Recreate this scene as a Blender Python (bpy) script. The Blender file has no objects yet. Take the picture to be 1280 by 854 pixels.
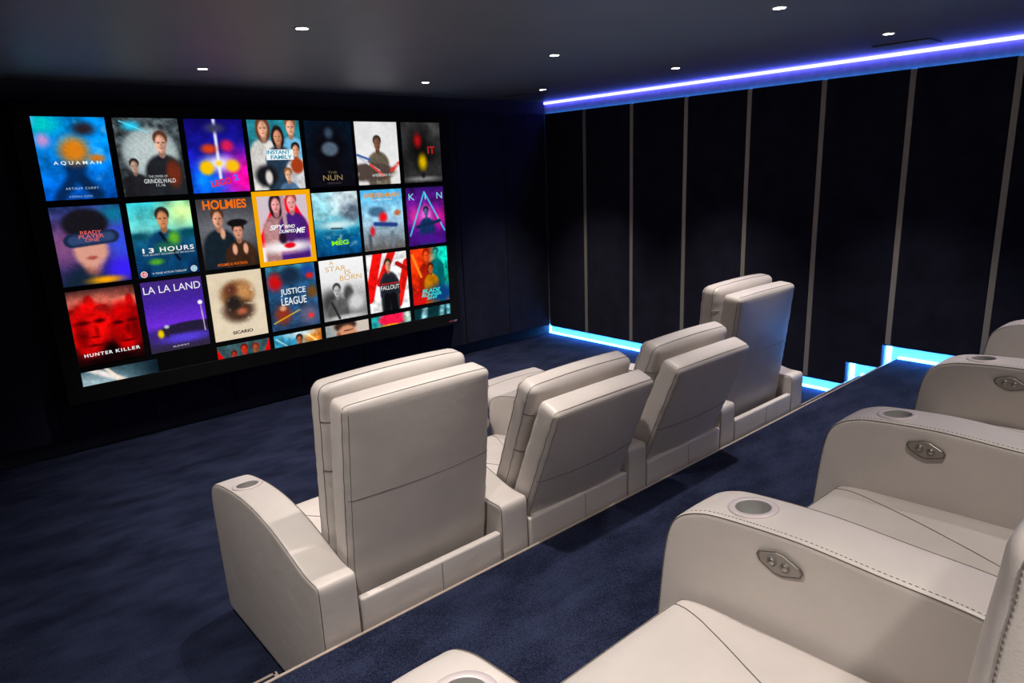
import bpy, bmesh, math, random
from mathutils import Vector, Matrix

random.seed(7)
PI = math.pi
S = bpy.context.scene
COL = S.collection

# ------------------------------------------------------------------ helpers
def lin(c):
    return tuple(((v / 255) / 12.92 if v / 255 <= 0.04045 else ((v / 255 + 0.055) / 1.055) ** 2.4) for v in c)

def link(o, parent=None):
    COL.objects.link(o)
    if parent is not None:
        o.parent = parent
    return o

def mesh_obj(name, bm, mats, parent=None, smooth=True):
    me = bpy.data.meshes.new(name)
    bm.normal_update()
    bm.to_mesh(me)
    bm.free()
    for m in (mats if isinstance(mats, (list, tuple)) else [mats]):
        me.materials.append(m)
    if smooth:
        for p in me.polygons:
            p.use_smooth = True
    return link(bpy.data.objects.new(name, me), parent)

def from_mesh(name, me, parent=None):
    return link(bpy.data.objects.new(name, me), parent)

def thing(name, label, cat, loc=(0, 0, 0), group=None):
    o = bpy.data.objects.new(name, None)
    o.empty_display_size = 0.1
    link(o)
    o.location = loc
    tag(o, label, cat, group)
    return o

def tag(o, label, cat, group=None):
    o['label'] = label
    o['category'] = cat
    if group:
        o['group'] = group

def struct(o, label=None):
    o['kind'] = 'structure'
    if label:
        o['label'] = label
    return o

def box(bm, x0, x1, y0, y1, z0, z1, bevel=0.0, seg=2, mi=0):
    r = bmesh.ops.create_cube(bm, size=1.0)
    vs = r['verts']
    for v in vs:
        v.co = Vector((x0 + (v.co.x + 0.5) * (x1 - x0), y0 + (v.co.y + 0.5) * (y1 - y0), z0 + (v.co.z + 0.5) * (z1 - z0)))
    fs = set()
    for v in vs:
        for f in v.link_faces:
            f.material_index = mi
            fs.add(f)
    if bevel > 0:
        es = list({e for f in fs for e in f.edges})
        bmesh.ops.bevel(bm, geom=es, offset=bevel, segments=seg, affect='EDGES', profile=0.5, clamp_overlap=True)

def tube(bm, pts, r, mi=0, sides=6, closed=False):
    pts = [Vector(p) for p in pts]
    n = len(pts)
    rings = []
    for i, p in enumerate(pts):
        if closed:
            t = pts[(i + 1) % n] - pts[i - 1]
        else:
            t = pts[min(i + 1, n - 1)] - pts[max(i - 1, 0)]
        if t.length < 1e-9:
            t = Vector((0, 0, 1))
        t.normalize()
        a = t.cross(Vector((0.31, 0.47, 0.83)))
        a.normalize()
        b = t.cross(a)
        rings.append([bm.verts.new(p + r * (math.cos(2 * PI * k / sides) * a + math.sin(2 * PI * k / sides) * b)) for k in range(sides)])
    m = n if closed else n - 1
    for i in range(m):
        A, B = rings[i], rings[(i + 1) % n]
        # align ring rotation for closed / twisting paths
        best = min(range(sides), key=lambda s: sum((A[k].co - B[(k + s) % sides].co).length_squared for k in range(sides)))
        for k in range(sides):
            f = bm.faces.new((A[k], A[(k + 1) % sides], B[(k + 1 + best) % sides], B[(k + best) % sides]))
            f.material_index = mi
    return rings

def lathe(bm, prof, seg=40, mi=0, M=None):
    """prof: (radius, height) pairs; revolved about z, then moved by M."""
    rings = []
    for r, h in prof:
        ring = []
        for k in range(seg if r > 1e-6 else 1):
            a = 2 * PI * k / seg
            p = Vector((r * math.cos(a), r * math.sin(a), h))
            ring.append(bm.verts.new(M @ p if M is not None else p))
        rings.append(ring)
    for A, B in zip(rings, rings[1:]):
        for k in range(seg):
            k2 = (k + 1) % seg
            if len(A) == 1 and len(B) == 1:
                continue
            if len(A) == 1:
                f = bm.faces.new((A[0], B[k2], B[k]))
            elif len(B) == 1:
                f = bm.faces.new((A[k], A[k2], B[0]))
            else:
                f = bm.faces.new((A[k], A[k2], B[k2], B[k]))
            f.material_index = mi

# soft upholstered block -------------------------------------------------
class Cushion:
    """A rounded, bulging block; maps points of a plain box onto the soft surface."""
    def __init__(s, w, d, h, r, bulge=(0, 0, 0), post=None):
        s.H = (w / 2, d / 2, h / 2)
        s.r, s.b, s.post = r, bulge, post

    def map(s, p, out=0.0):
        H, r = s.H, s.r
        p = Vector(p)
        q = Vector([max(-(H[i] - r), min(H[i] - r, p[i])) for i in range(3)])
        d = p - q
        nrm = d.normalized() if d.length > 1e-9 else Vector((0, 0, 0))
        res = q + r * nrm
        u = [max(-1, min(1, res[i] / H[i])) for i in range(3)]
        for i in range(3):
            j, k = (i + 1) % 3, (i + 2) % 3
            res[i] += s.b[i] * (u[i] ** 3) * (1 - u[j] ** 2) * (1 - u[k] ** 2)
        res += nrm * out
        return s.post(res) if s.post else res

    def axis(s, i, n):
        H, r = s.H[i], s.r
        e = [-H, -H + 0.3 * r, -H + 0.65 * r, -H + r]
        inner = [(-H + r) + (2 * (H - r)) * k / n for k in range(1, n)]
        return e + inner + [-x for x in reversed(e)]

    def build(s, bm, n=(10, 4, 12), mi=0):
        ax = [s.axis(i, n[i]) for i in range(3)]
        cache = {}
        def V(p):
            key = tuple(round(c, 6) for c in p)
            if key not in cache:
                cache[key] = bm.verts.new(s.map(p))
            return cache[key]
        for i in range(3):
            j, k = (i + 1) % 3, (i + 2) % 3
            for sg in (-1, 1):
                for a in range(len(ax[j]) - 1):
                    for b in range(len(ax[k]) - 1):
                        ps = []
                        for (da, db) in ((0, 0), (1, 0), (1, 1), (0, 1)):
                            p = [0, 0, 0]
                            p[i], p[j], p[k] = sg * s.H[i], ax[j][a + da], ax[k][b + db]
                            ps.append(V(p))
                        if sg < 0:
                            ps.reverse()
                        f = bm.faces.new(ps)
                        f.material_index = mi

    def seam(s, bm, pts, r=0.0011, mi=1, n=14, closed=False):
        full = []
        P = [Vector(p) for p in pts]
        if closed:
            P = P + [P[0]]
        for a, b in zip(P, P[1:]):
            for k in range(n):
                full.append(a.lerp(b, k / n))
        if not closed:
            full.append(P[-1])
        mp = [s.map(p, 0.0004) for p in full]
        tube(bm, mp, r, mi, 6, closed)

# ------------------------------------------------------------------ materials
def new_mat(name):
    m = bpy.data.materials.new(name)
    m.use_nodes = True
    nt = m.node_tree
    b = nt.nodes['Principled BSDF']
    return m, nt, b

def nd(nt, t, **kw):
    n = nt.nodes.new(t)
    for k, v in kw.items():
        n.inputs[k].default_value = v
    return n

def plain(name, col, rough=0.5, metal=0.0, spec=0.5):
    m, nt, b = new_mat(name)
    b.inputs['Base Color'].default_value = (*col, 1)
    b.inputs['Roughness'].default_value = rough
    b.inputs['Metallic'].default_value = metal
    b.inputs['Specular IOR Level'].default_value = spec
    return m

def emit(name, col, strength):
    m, nt, b = new_mat(name)
    nt.nodes.remove(b)
    e = nd(nt, 'ShaderNodeEmission', Color=(*col, 1), Strength=strength)
    nt.links.new(e.outputs[0], nt.nodes['Material Output'].inputs['Surface'])
    return m

def noise_mat(name, c1, c2, scale, rough, bump=0.0, bscale=200.0, detail=4.0, sheen=0.0, scale2=None, spec=0.5, stretch=None, lo=0.3, hi=0.7):
    m, nt, b = new_mat(name)
    tc = nt.nodes.new('ShaderNodeTexCoord')
    src = tc.outputs['Object']
    if stretch:
        mp = nt.nodes.new('ShaderNodeMapping')
        mp.inputs['Scale'].default_value = stretch
        mp.inputs['Rotation'].default_value = (0, 0, 0.5)
        nt.links.new(src, mp.inputs['Vector'])
        src = mp.outputs['Vector']
    n1 = nd(nt, 'ShaderNodeTexNoise', Scale=scale, Detail=detail, Roughness=0.6)
    nt.links.new(src, n1.inputs['Vector'])
    fac = n1.outputs['Fac']
    if scale2:
        n3 = nd(nt, 'ShaderNodeTexNoise', Scale=scale2, Detail=2.0)
        nt.links.new(tc.outputs['Object'], n3.inputs['Vector'])
        mx = nt.nodes.new('ShaderNodeMath')
        mx.operation = 'MULTIPLY_ADD'
        mx.inputs[1].default_value = 0.55
        nt.links.new(n3.outputs['Fac'], mx.inputs[0])
        m2 = nt.nodes.new('ShaderNodeMath')
        m2.operation = 'MULTIPLY'
        m2.inputs[1].default_value = 0.45
        nt.links.new(n1.outputs['Fac'], m2.inputs[0])
        nt.links.new(m2.outputs[0], mx.inputs[2])
        fac = mx.outputs[0]
    cr = nt.nodes.new('ShaderNodeValToRGB')
    cr.color_ramp.elements[0].position = lo
    cr.color_ramp.elements[1].position = hi
    cr.color_ramp.elements[0].color = (*c1, 1)
    cr.color_ramp.elements[1].color = (*c2, 1)
    nt.links.new(fac, cr.inputs['Fac'])
    nt.links.new(cr.outputs['Color'], b.inputs['Base Color'])
    b.inputs['Roughness'].default_value = rough
    b.inputs['Specular IOR Level'].default_value = spec
    if sheen:
        b.inputs['Sheen Weight'].default_value = sheen
        b.inputs['Sheen Roughness'].default_value = 0.5
    if bump:
        n2 = nd(nt, 'ShaderNodeTexNoise', Scale=bscale, Detail=3.0)
        nt.links.new(tc.outputs['Object'], n2.inputs['Vector'])
        bp = nd(nt, 'ShaderNodeBump', Strength=bump, Distance=0.003)
        nt.links.new(n2.outputs['Fac'], bp.inputs['Height'])
        nt.links.new(bp.outputs['Normal'], b.inputs['Normal'])
    return m

def leather_mat():
    m, nt, b = new_mat('cream_leather')
    tc = nt.nodes.new('ShaderNodeTexCoord')
    n1 = nd(nt, 'ShaderNodeTexNoise', Scale=9.0, Detail=3.0)
    nt.links.new(tc.outputs['Object'], n1.inputs['Vector'])
    cr = nt.nodes.new('ShaderNodeValToRGB')
    cr.color_ramp.elements[0].position = 0.3
    cr.color_ramp.elements[1].position = 0.7
    cr.color_ramp.elements[0].color = (0.54, 0.492, 0.46, 1)
    cr.color_ramp.elements[1].color = (0.575, 0.527, 0.493, 1)
    nt.links.new(n1.outputs['Fac'], cr.inputs['Fac'])
    nt.links.new(cr.outputs['Color'], b.inputs['Base Color'])
    b.inputs['Roughness'].default_value = 0.42
    b.inputs['Specular IOR Level'].default_value = 0.45
    vo = nd(nt, 'ShaderNodeTexVoronoi', Scale=420.0)
    nt.links.new(tc.outputs['Object'], vo.inputs['Vector'])
    wr = nd(nt, 'ShaderNodeTexNoise', Scale=13.0, Detail=2.0, Distortion=0.8)
    nt.links.new(tc.outputs['Object'], wr.inputs['Vector'])
    b1 = nd(nt, 'ShaderNodeBump', Strength=0.12, Distance=0.001)
    nt.links.new(vo.outputs['Distance'], b1.inputs['Height'])
    b2 = nd(nt, 'ShaderNodeBump', Strength=0.13, Distance=0.010)
    nt.links.new(wr.outputs['Fac'], b2.inputs['Height'])
    nt.links.new(b1.outputs['Normal'], b2.inputs['Normal'])
    nt.links.new(b2.outputs['Normal'], b.inputs['Normal'])
    return m

M_LEATHER = leather_mat()
M_SEAM = plain('dark_seam', (0.13, 0.108, 0.092), 0.7)
M_CARPET = noise_mat('navy_carpet', (0.0062, 0.0080, 0.0190), (0.0245, 0.0310, 0.0670), 3.2, 0.95, bump=1.0, bscale=260, detail=9.0, sheen=0.0, scale2=240.0, spec=0.05, stretch=(1.0, 2.2, 1.0), lo=0.41, hi=0.60)
M_VELVET = noise_mat('navy_velvet', (0.0095, 0.0095, 0.020), (0.017, 0.0175, 0.035), 6.0, 0.95, bump=0.15, bscale=300, sheen=0.06, spec=0.1)
M_PAINT = noise_mat('painted_wall', (0.36, 0.36, 0.37), (0.46, 0.46, 0.47), 18.0, 0.85, bump=0.25, bscale=60, spec=0.2)
M_DARKPAINT = noise_mat('dark_wall', (0.034, 0.034, 0.042), (0.042, 0.042, 0.052), 9.0, 0.9, spec=0.2)
M_CEIL = noise_mat('charcoal_ceiling', (0.175, 0.183, 0.174), (0.195, 0.203, 0.193), 3.0, 0.5, bump=0.05, bscale=120, spec=1.0)
M_BRASS = plain('satin_brass_strip', (0.46, 0.425, 0.36), 0.42, 0.5)
M_NOSE = plain('bright_metal_nosing', (0.80, 0.66, 0.56), 0.35, 0.7)
M_FRAME = noise_mat('black_velvet_frame', (0.0045, 0.0045, 0.0045), (0.008, 0.008, 0.008), 20.0, 0.9, spec=0.15)
M_BLACK = plain('black_plastic_and_gap_shade', (0.012, 0.012, 0.012), 0.6)
M_SCREENBLACK = plain('screen_black', (0.004, 0.004, 0.004), 0.7, spec=0.1)
M_RING = plain('satin_pink_metal', (0.60, 0.53, 0.53), 0.5, 0.25)
M_CUP = plain('grey_cup_liner', (0.36, 0.355, 0.345), 0.5, 0.1)
M_PLATE = plain('brushed_nickel', (0.30, 0.275, 0.25), 0.42, 0.6)
M_BUTTON = plain('nickel_button', (0.34, 0.32, 0.30), 0.28, 0.85)
M_TRIM = plain('white_trim', (0.55, 0.54, 0.52), 0.5)
M_LENS = emit('lamp_lens', (1.0, 0.93, 0.84), 40)
M_LED_TOP = emit('led_violet_blue', (0.095, 0.095, 1.0), 12)
M_LED_DOWN = emit('led_down_blue', (0.05, 0.30, 1.0), 110)
M_LED_EDGE = emit('led_edge_blue', (0.03, 0.30, 1.0), 5)
M_LED_LOW = emit('led_cyan_blue', (0.055, 0.33, 1.0), 20)

# ------------------------------------------------------------------ dimensions
XL, XR, YB, YF, ZC = -5.53, 0.06, -6.2, 0.06, 2.315
PZ0, PZ1 = 0.10, 2.20            # upholstered panel bottom / top
PLAT_Y, PLAT_Z = -3.344, 0.332
MID_Y, MID_Z = -3.112, 0.166

# ------------------------------------------------------------------ setting
def slab(name, x0, x1, y0, y1, z0, z1, mat, parent=None, bevel=0.0):
    bm = bmesh.new()
    box(bm, x0, x1, y0, y1, z0, z1, bevel)
    return mesh_obj(name, bm, mat, parent, smooth=False)

struct(slab('floor', XL, XR, YB, YF, -0.1, 0.0, M_CARPET), 'navy blue carpet on the lower floor in front of the screen')
struct(slab('ceiling', XL - .1, XR + .1, YB - .1, YF + .1, ZC, ZC + 0.1, M_CEIL), 'dark charcoal painted ceiling with small downlights')
wall_right = struct(slab('wall_right', XR, XR + 0.1, YB, YF, -0.1, ZC, M_PAINT), 'right wall of dark velvet panels split by slim brass strips')
wall_front = struct(slab('wall_front', XL - 0.1, XR + 0.1, YF, YF + 0.1, -0.1, ZC, M_DARKPAINT), 'front wall of dark navy velvet panels behind the screen')
struct(slab('wall_left', XL - 0.1, XL, YB, YF, -0.1, ZC, M_DARKPAINT))
struct(slab('wall_back', XL - 0.1, XR + 0.1, YB - 0.1, YB, -0.1, ZC, M_DARKPAINT))
struct(slab('floor_platform', XL, XR, YB, PLAT_Y, 0.0, PLAT_Z, M_CARPET), 'raised navy carpeted platform that carries the back row')
struct(slab('floor_step_right', -1.17, XR, PLAT_Y, MID_Y, 0.0, MID_Z, M_CARPET), 'carpeted half step beside the right wall')
struct(slab('floor_step_left', XL, -4.262, PLAT_Y, MID_Y, 0.0, MID_Z, M_CARPET), 'carpeted half step at the left of the front row')
# nosing trims
struct(slab('trim_1', XL, XR, PLAT_Y - 0.004, PLAT_Y + 0.006, PLAT_Z - 0.012, PLAT_Z + 0.003, M_NOSE), 'thin bright metal edge trim along the platform')
bm = bmesh.new()
box(bm, XL, -4.262, MID_Y - 0.004, MID_Y + 0.006, MID_Z - 0.012, MID_Z + 0.003)
box(bm, -4.268, -4.256, PLAT_Y + 0.006, MID_Y + 0.006, MID_Z - 0.012, MID_Z + 0.003)
struct(mesh_obj('trim_2', bm, M_NOSE, smooth=False), 'metal edge trim of the left half step')
struct(slab('trim_3', -1.17, XR, MID_Y - 0.004, MID_Y + 0.006, MID_Z - 0.012, MID_Z + 0.003, M_NOSE), 'metal edge trim of the right half step')

# right wall: panels with rounded fabric edges (stepped bottoms over the steps) and brass strips between
def panel_bm(poly, axis, face, depth, bev=0.007):
    """poly: (horizontal, z) corners; the panel's face sits at `face` on `axis`, its back at face + depth."""
    bm = bmesh.new()
    def P(h, z, d):
        return (face + d, h, z) if axis == 'x' else (h, face + d, z)
    fv = [bm.verts.new(P(h, z, 0)) for h, z in poly]
    bv = [bm.verts.new(P(h, z, depth)) for h, z in poly]
    f = bm.faces.new(fv)
    bm.faces.new(list(reversed(bv)))
    n = len(poly)
    for i in range(n):
        bm.faces.new((fv[i], bv[i], bv[(i + 1) % n], fv[(i + 1) % n]))
    bmesh.ops.recalc_face_normals(bm, faces=bm.faces)
    es = [e for e in bm.edges if all(v in fv for v in e.verts)]
    bmesh.ops.bevel(bm, geom=es, offset=bev, segments=3, affect='EDGES', profile=0.5)
    return bm

STRIP, PITCH, OFF = 0.036, 0.555, 0.5211
N1, N2 = -3.030, -3.264           # notch positions over the half step and the platform
ys = [-0.004] + [-(OFF + PITCH * k) for k in range(0, 11)]
for i in range(len(ys) - 1):
    y1 = ys[i] - (0.0 if i == 0 else STRIP / 2)
    y0 = ys[i + 1] + STRIP / 2
    def zb(y):
        return PZ0 if y > N1 else (PZ0 + MID_Z if y > N2 else PZ0 + PLAT_Z)
    poly = [(y1, PZ1), (y1, zb(y1 - 1e-4))]
    for nch in (N1, N2):
        if y0 < nch < y1:
            poly += [(nch, zb(nch + 1e-4)), (nch, zb(nch - 1e-4))]
    poly += [(y0, zb(y0 + 1e-4)), (y0, PZ1)]
    mesh_obj('wall_panel', panel_bm(poly, 'x', 0.0, 0.038), M_VELVET, wall_right, smooth=False)
for k in range(0, 10):
    y = -(OFF + PITCH * k)
    z0 = (PZ0 if y > N1 else (PZ0 + MID_Z if y > N2 else PZ0 + PLAT_Z))
    bm = bmesh.new()
    box(bm, -0.001, 0.038, y - STRIP / 2 + .001, y + STRIP / 2 - .001, z0 + 0.004, PZ1 - 0.004)
    o = mesh_obj('brass_strip', bm, M_BRASS, wall_right, smooth=False)
    o['label'] = 'slim brass strip'

# front wall panels
xs = [-0.002, -0.547, -1.091, -1.632, -2.18, -2.725, -3.27, -3.818, -4.365, -4.91, -5.45, XL + 0.001]
for a, b_ in zip(xs, xs[1:]):
    poly = [(b_ + 0.002, PZ1), (a - 0.002, PZ1), (a - 0.002, PZ0), (b_ + 0.002, PZ0)]
    mesh_obj('wall_panel', panel_bm(poly, 'y', 0.0, 0.05, 0.014), M_VELVET, wall_front, smooth=False)

# ------------------------------------------------------------------ LED strips
def led(name, label, parts, mat, mount=None):
    t = thing(name, label, 'LED strip', parts[0][0:3], 'blue LED strips along the right wall')
    for q in parts:
        bm = bmesh.new()
        x0, y0, z0, x1, y1, z1 = q
        L = parts[0]
        box(bm, x0 - L[0], x1 - L[0], y0 - L[1], y1 - L[1], z0 - L[2], z1 - L[2])
        if x0 < 0.01:      # one-sided tape under the panel edge: dark carrier, only its underside glows
            bm.normal_update()
            for f in bm.faces:
                f.material_index = 1 if f.normal.z < -0.9 else 0
            mesh_obj('light_tape', bm, [M_BLACK, M_LED_DOWN], t, smooth=False)
        else:
            mesh_obj('light_tape', bm, mat, t, smooth=False)
    return t
led('led_strip', 'violet blue LED strip where the right wall meets the ceiling', [(0.036, YB, 2.292, 0.059, 0.045, 2.312)], M_LED_TOP)
led('led_strip', 'thin blue LED strip tucked behind the top edge of the right wall panels', [(0.042, YB, 2.183, 0.059, 0.03, 2.196)], M_LED_EDGE)
led('led_strip', 'blue LED strip at the foot of the right wall on the lower floor',
    [(0.036, MID_Y + 0.004, 0.003, 0.059, 0.045, 0.019),
     (0.006, N1 + 0.02, 0.093, 0.022, 0.03, 0.099),
     (0.040, 0.030, 0.02, 0.059, 0.045, 0.094)], M_LED_LOW)
led('led_strip', 'short blue LED strip above the half step by the right wall',
    [(0.036, PLAT_Y + 0.004, MID_Z + 0.003, 0.059, MID_Y - 0.01, MID_Z + 0.019),
     (0.006, N2 + 0.02, MID_Z + 0.093, 0.022, N1 - 0.004, MID_Z + 0.099),
     (0.040, N1 - 0.045, MID_Z - 0.06, 0.059, N1 - 0.012, MID_Z + 0.082)], M_LED_LOW)
led('led_strip', 'blue LED strip at the foot of the right wall on the raised platform',
    [(0.036, YB, PLAT_Z + 0.003, 0.059, PLAT_Y - 0.01, PLAT_Z + 0.019),
     (0.006, YB, PLAT_Z + 0.093, 0.022, N2 - 0.004, PLAT_Z + 0.099),
     (0.040, N2 - 0.045, PLAT_Z - 0.06, 0.059, N2 - 0.012, PLAT_Z + 0.082)], M_LED_LOW)

# ------------------------------------------------------------------ ceiling fixtures
def hatch(label, x0, x1, y0, y1):
    t = thing('ceiling_hatch', label, 'hatch', ((x0 + x1) / 2, (y0 + y1) / 2, ZC))
    w, d = (x1 - x0) / 2, (y1 - y0) / 2
    bm = bmesh.new()
    g = 0.007
    for (a, b_, c, e) in ((-w, w, -d, -d + g), (-w, w, d - g, d), (-w, -w + g, -d + g, d - g), (w - g, w, -d + g, d - g)):
        box(bm, a, b_, c, e, -0.004, 0.0)
    mesh_obj('hatch_gap_shade', bm, M_BLACK, t, smooth=False)  # black ring draws the dark of the shadow gap around the door
    bm = bmesh.new()
    box(bm, -w + g + .002, w - g - .002, -d + g + .002, d - g - .002, -0.007, 0.0, 0.002)
    mesh_obj('hatch_door', bm, M_CEIL, t, smooth=False)
hatch('flush square hatch in the dark ceiling beside the blue LED strip at upper right', -0.365, -0.148, -3.49, -3.18)
hatch('dark square hatch in the ceiling near the far right corner above the screen wall', -0.69, -0.445, -0.45, -0.2)

LX = {'left': -3.43, 'middle': -1.90, 'right': -0.745, 'far': -4.72}
LY = [-0.76, -2.06, -3.42, -4.75]
rowtxt = ['row nearest the screen', 'second row from the screen', 'row above platform edge', 'row above back seats']
coltxt = {'left': 'above left half of screen', 'middle': 'above right half of screen', 'right': 'closest to blue LED strip', 'far': 'beside the left wall'}
SPOT_W = 120.0
dl_ring = dl_lens = None
for r, y in enumerate(LY):
    for c in (('left', 'middle', 'right') if r < 1 else ('left', 'middle', 'right', 'far')):
        t = thing('downlight', 'white ceiling downlight, %s, %s' % (rowtxt[r], coltxt[c]), 'downlight',
                  (LX[c], y - (0.62 if c == 'far' else 0.0), ZC), 'recessed ceiling downlights')
        if dl_ring is None:
            bm = bmesh.new()
            lathe(bm, [(0.025, -0.001), (0.026, -0.004), (0.032, -0.004), (0.035, -0.002), (0.035, 0.0)], 36)
            a = mesh_obj('trim_ring', bm, M_TRIM, t); dl_ring = a.data
            bm = bmesh.new()
            lathe(bm, [(0.0, -0.003), (0.025, -0.003), (0.0252, -0.001)], 36)
            b_ = mesh_obj('lamp_lens', bm, M_LENS, t); dl_lens = b_.data
        else:
            from_mesh('trim_ring', dl_ring, t)
            from_mesh('lamp_lens', dl_lens, t)
        L = bpy.data.lights.new('downlight_beam', 'SPOT')
        L.energy = SPOT_W * ((1.35, 1.35, 0.95, 0.42)[r] if c != 'far' else (0, 0.75, 0.85, 0.9)[r])
        L.color = (1.0, 0.92, 0.855)
        L.spot_size = math.radians(78 if r < 3 and c != 'far' else (112 if c in ('far', 'left') else 92))
        L.spot_blend = 1.0 if r < 3 and c != 'far' else 0.8
        L.shadow_soft_size = 0.028
        lo = bpy.data.objects.new('downlight_beam', L)
        link(lo, t)
        lo.location = (0, 0, -0.012)

# ------------------------------------------------------------------ recliners
def resample(poly, step=0.012):
    out = []
    n = len(poly)
    for i in range(n):
        a, b_ = Vector(poly[i]), Vector(poly[(i + 1) % n])
        m = max(1, int((b_ - a).length / step))
        for k in range(m):
            out.append(a.lerp(b_, k / m))
    return out

def smooth_closed(poly, it, keep=()):
    for _ in range(it):
        n = len(poly)
        poly = [poly[i] if i in keep else poly[i - 1] * 0.25 + poly[i] * 0.5 + poly[(i + 1) % n] * 0.25 for i in range(n)]
    return poly

def catmull(pts, sub=8):
    P = [Vector(p) for p in pts]
    out = []
    for i in range(len(P) - 1):
        p0, p1, p2, p3 = P[max(i - 1, 0)], P[i], P[i + 1], P[min(i + 2, len(P) - 1)]
        for k in range(sub):
            t = k / sub
            out.append(0.5 * ((2 * p1) + (-p0 + p2) * t + (2 * p0 - 5 * p1 + 4 * p2 - p3) * t * t + (-p0 + 3 * p1 - 3 * p2 + p3) * t ** 3))
    out.append(P[-1])
    return out

# side outlines of an armrest: (y, z), y = 0 at the front, falling to the back
ARM_FRONT = [(-0.012, 0.016), (0.004, 0.20), (0.012, 0.36), (0.014, 0.47), (-0.004, 0.535), (-0.055, 0.568), (-0.142, 0.590),
             (-0.297, 0.609), (-0.436, 0.611), (-0.60, 0.591), (-0.728, 0.557), (-0.80, 0.535), (-0.85, 0.527), (-0.912, 0.526)]
ARM_BACK = [(-0.004, 0.016), (0.010, 0.20), (0.002, 0.34), (-0.010, 0.46), (-0.026, 0.53), (-0.055, 0.566), (-0.10, 0.588), (-0.16, 0.600),
            (-0.33, 0.611), (-0.49, 0.606), (-0.66, 0.600), (-0.80, 0.572), (-0.92, 0.545), (-0.985, 0.538)]

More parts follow.
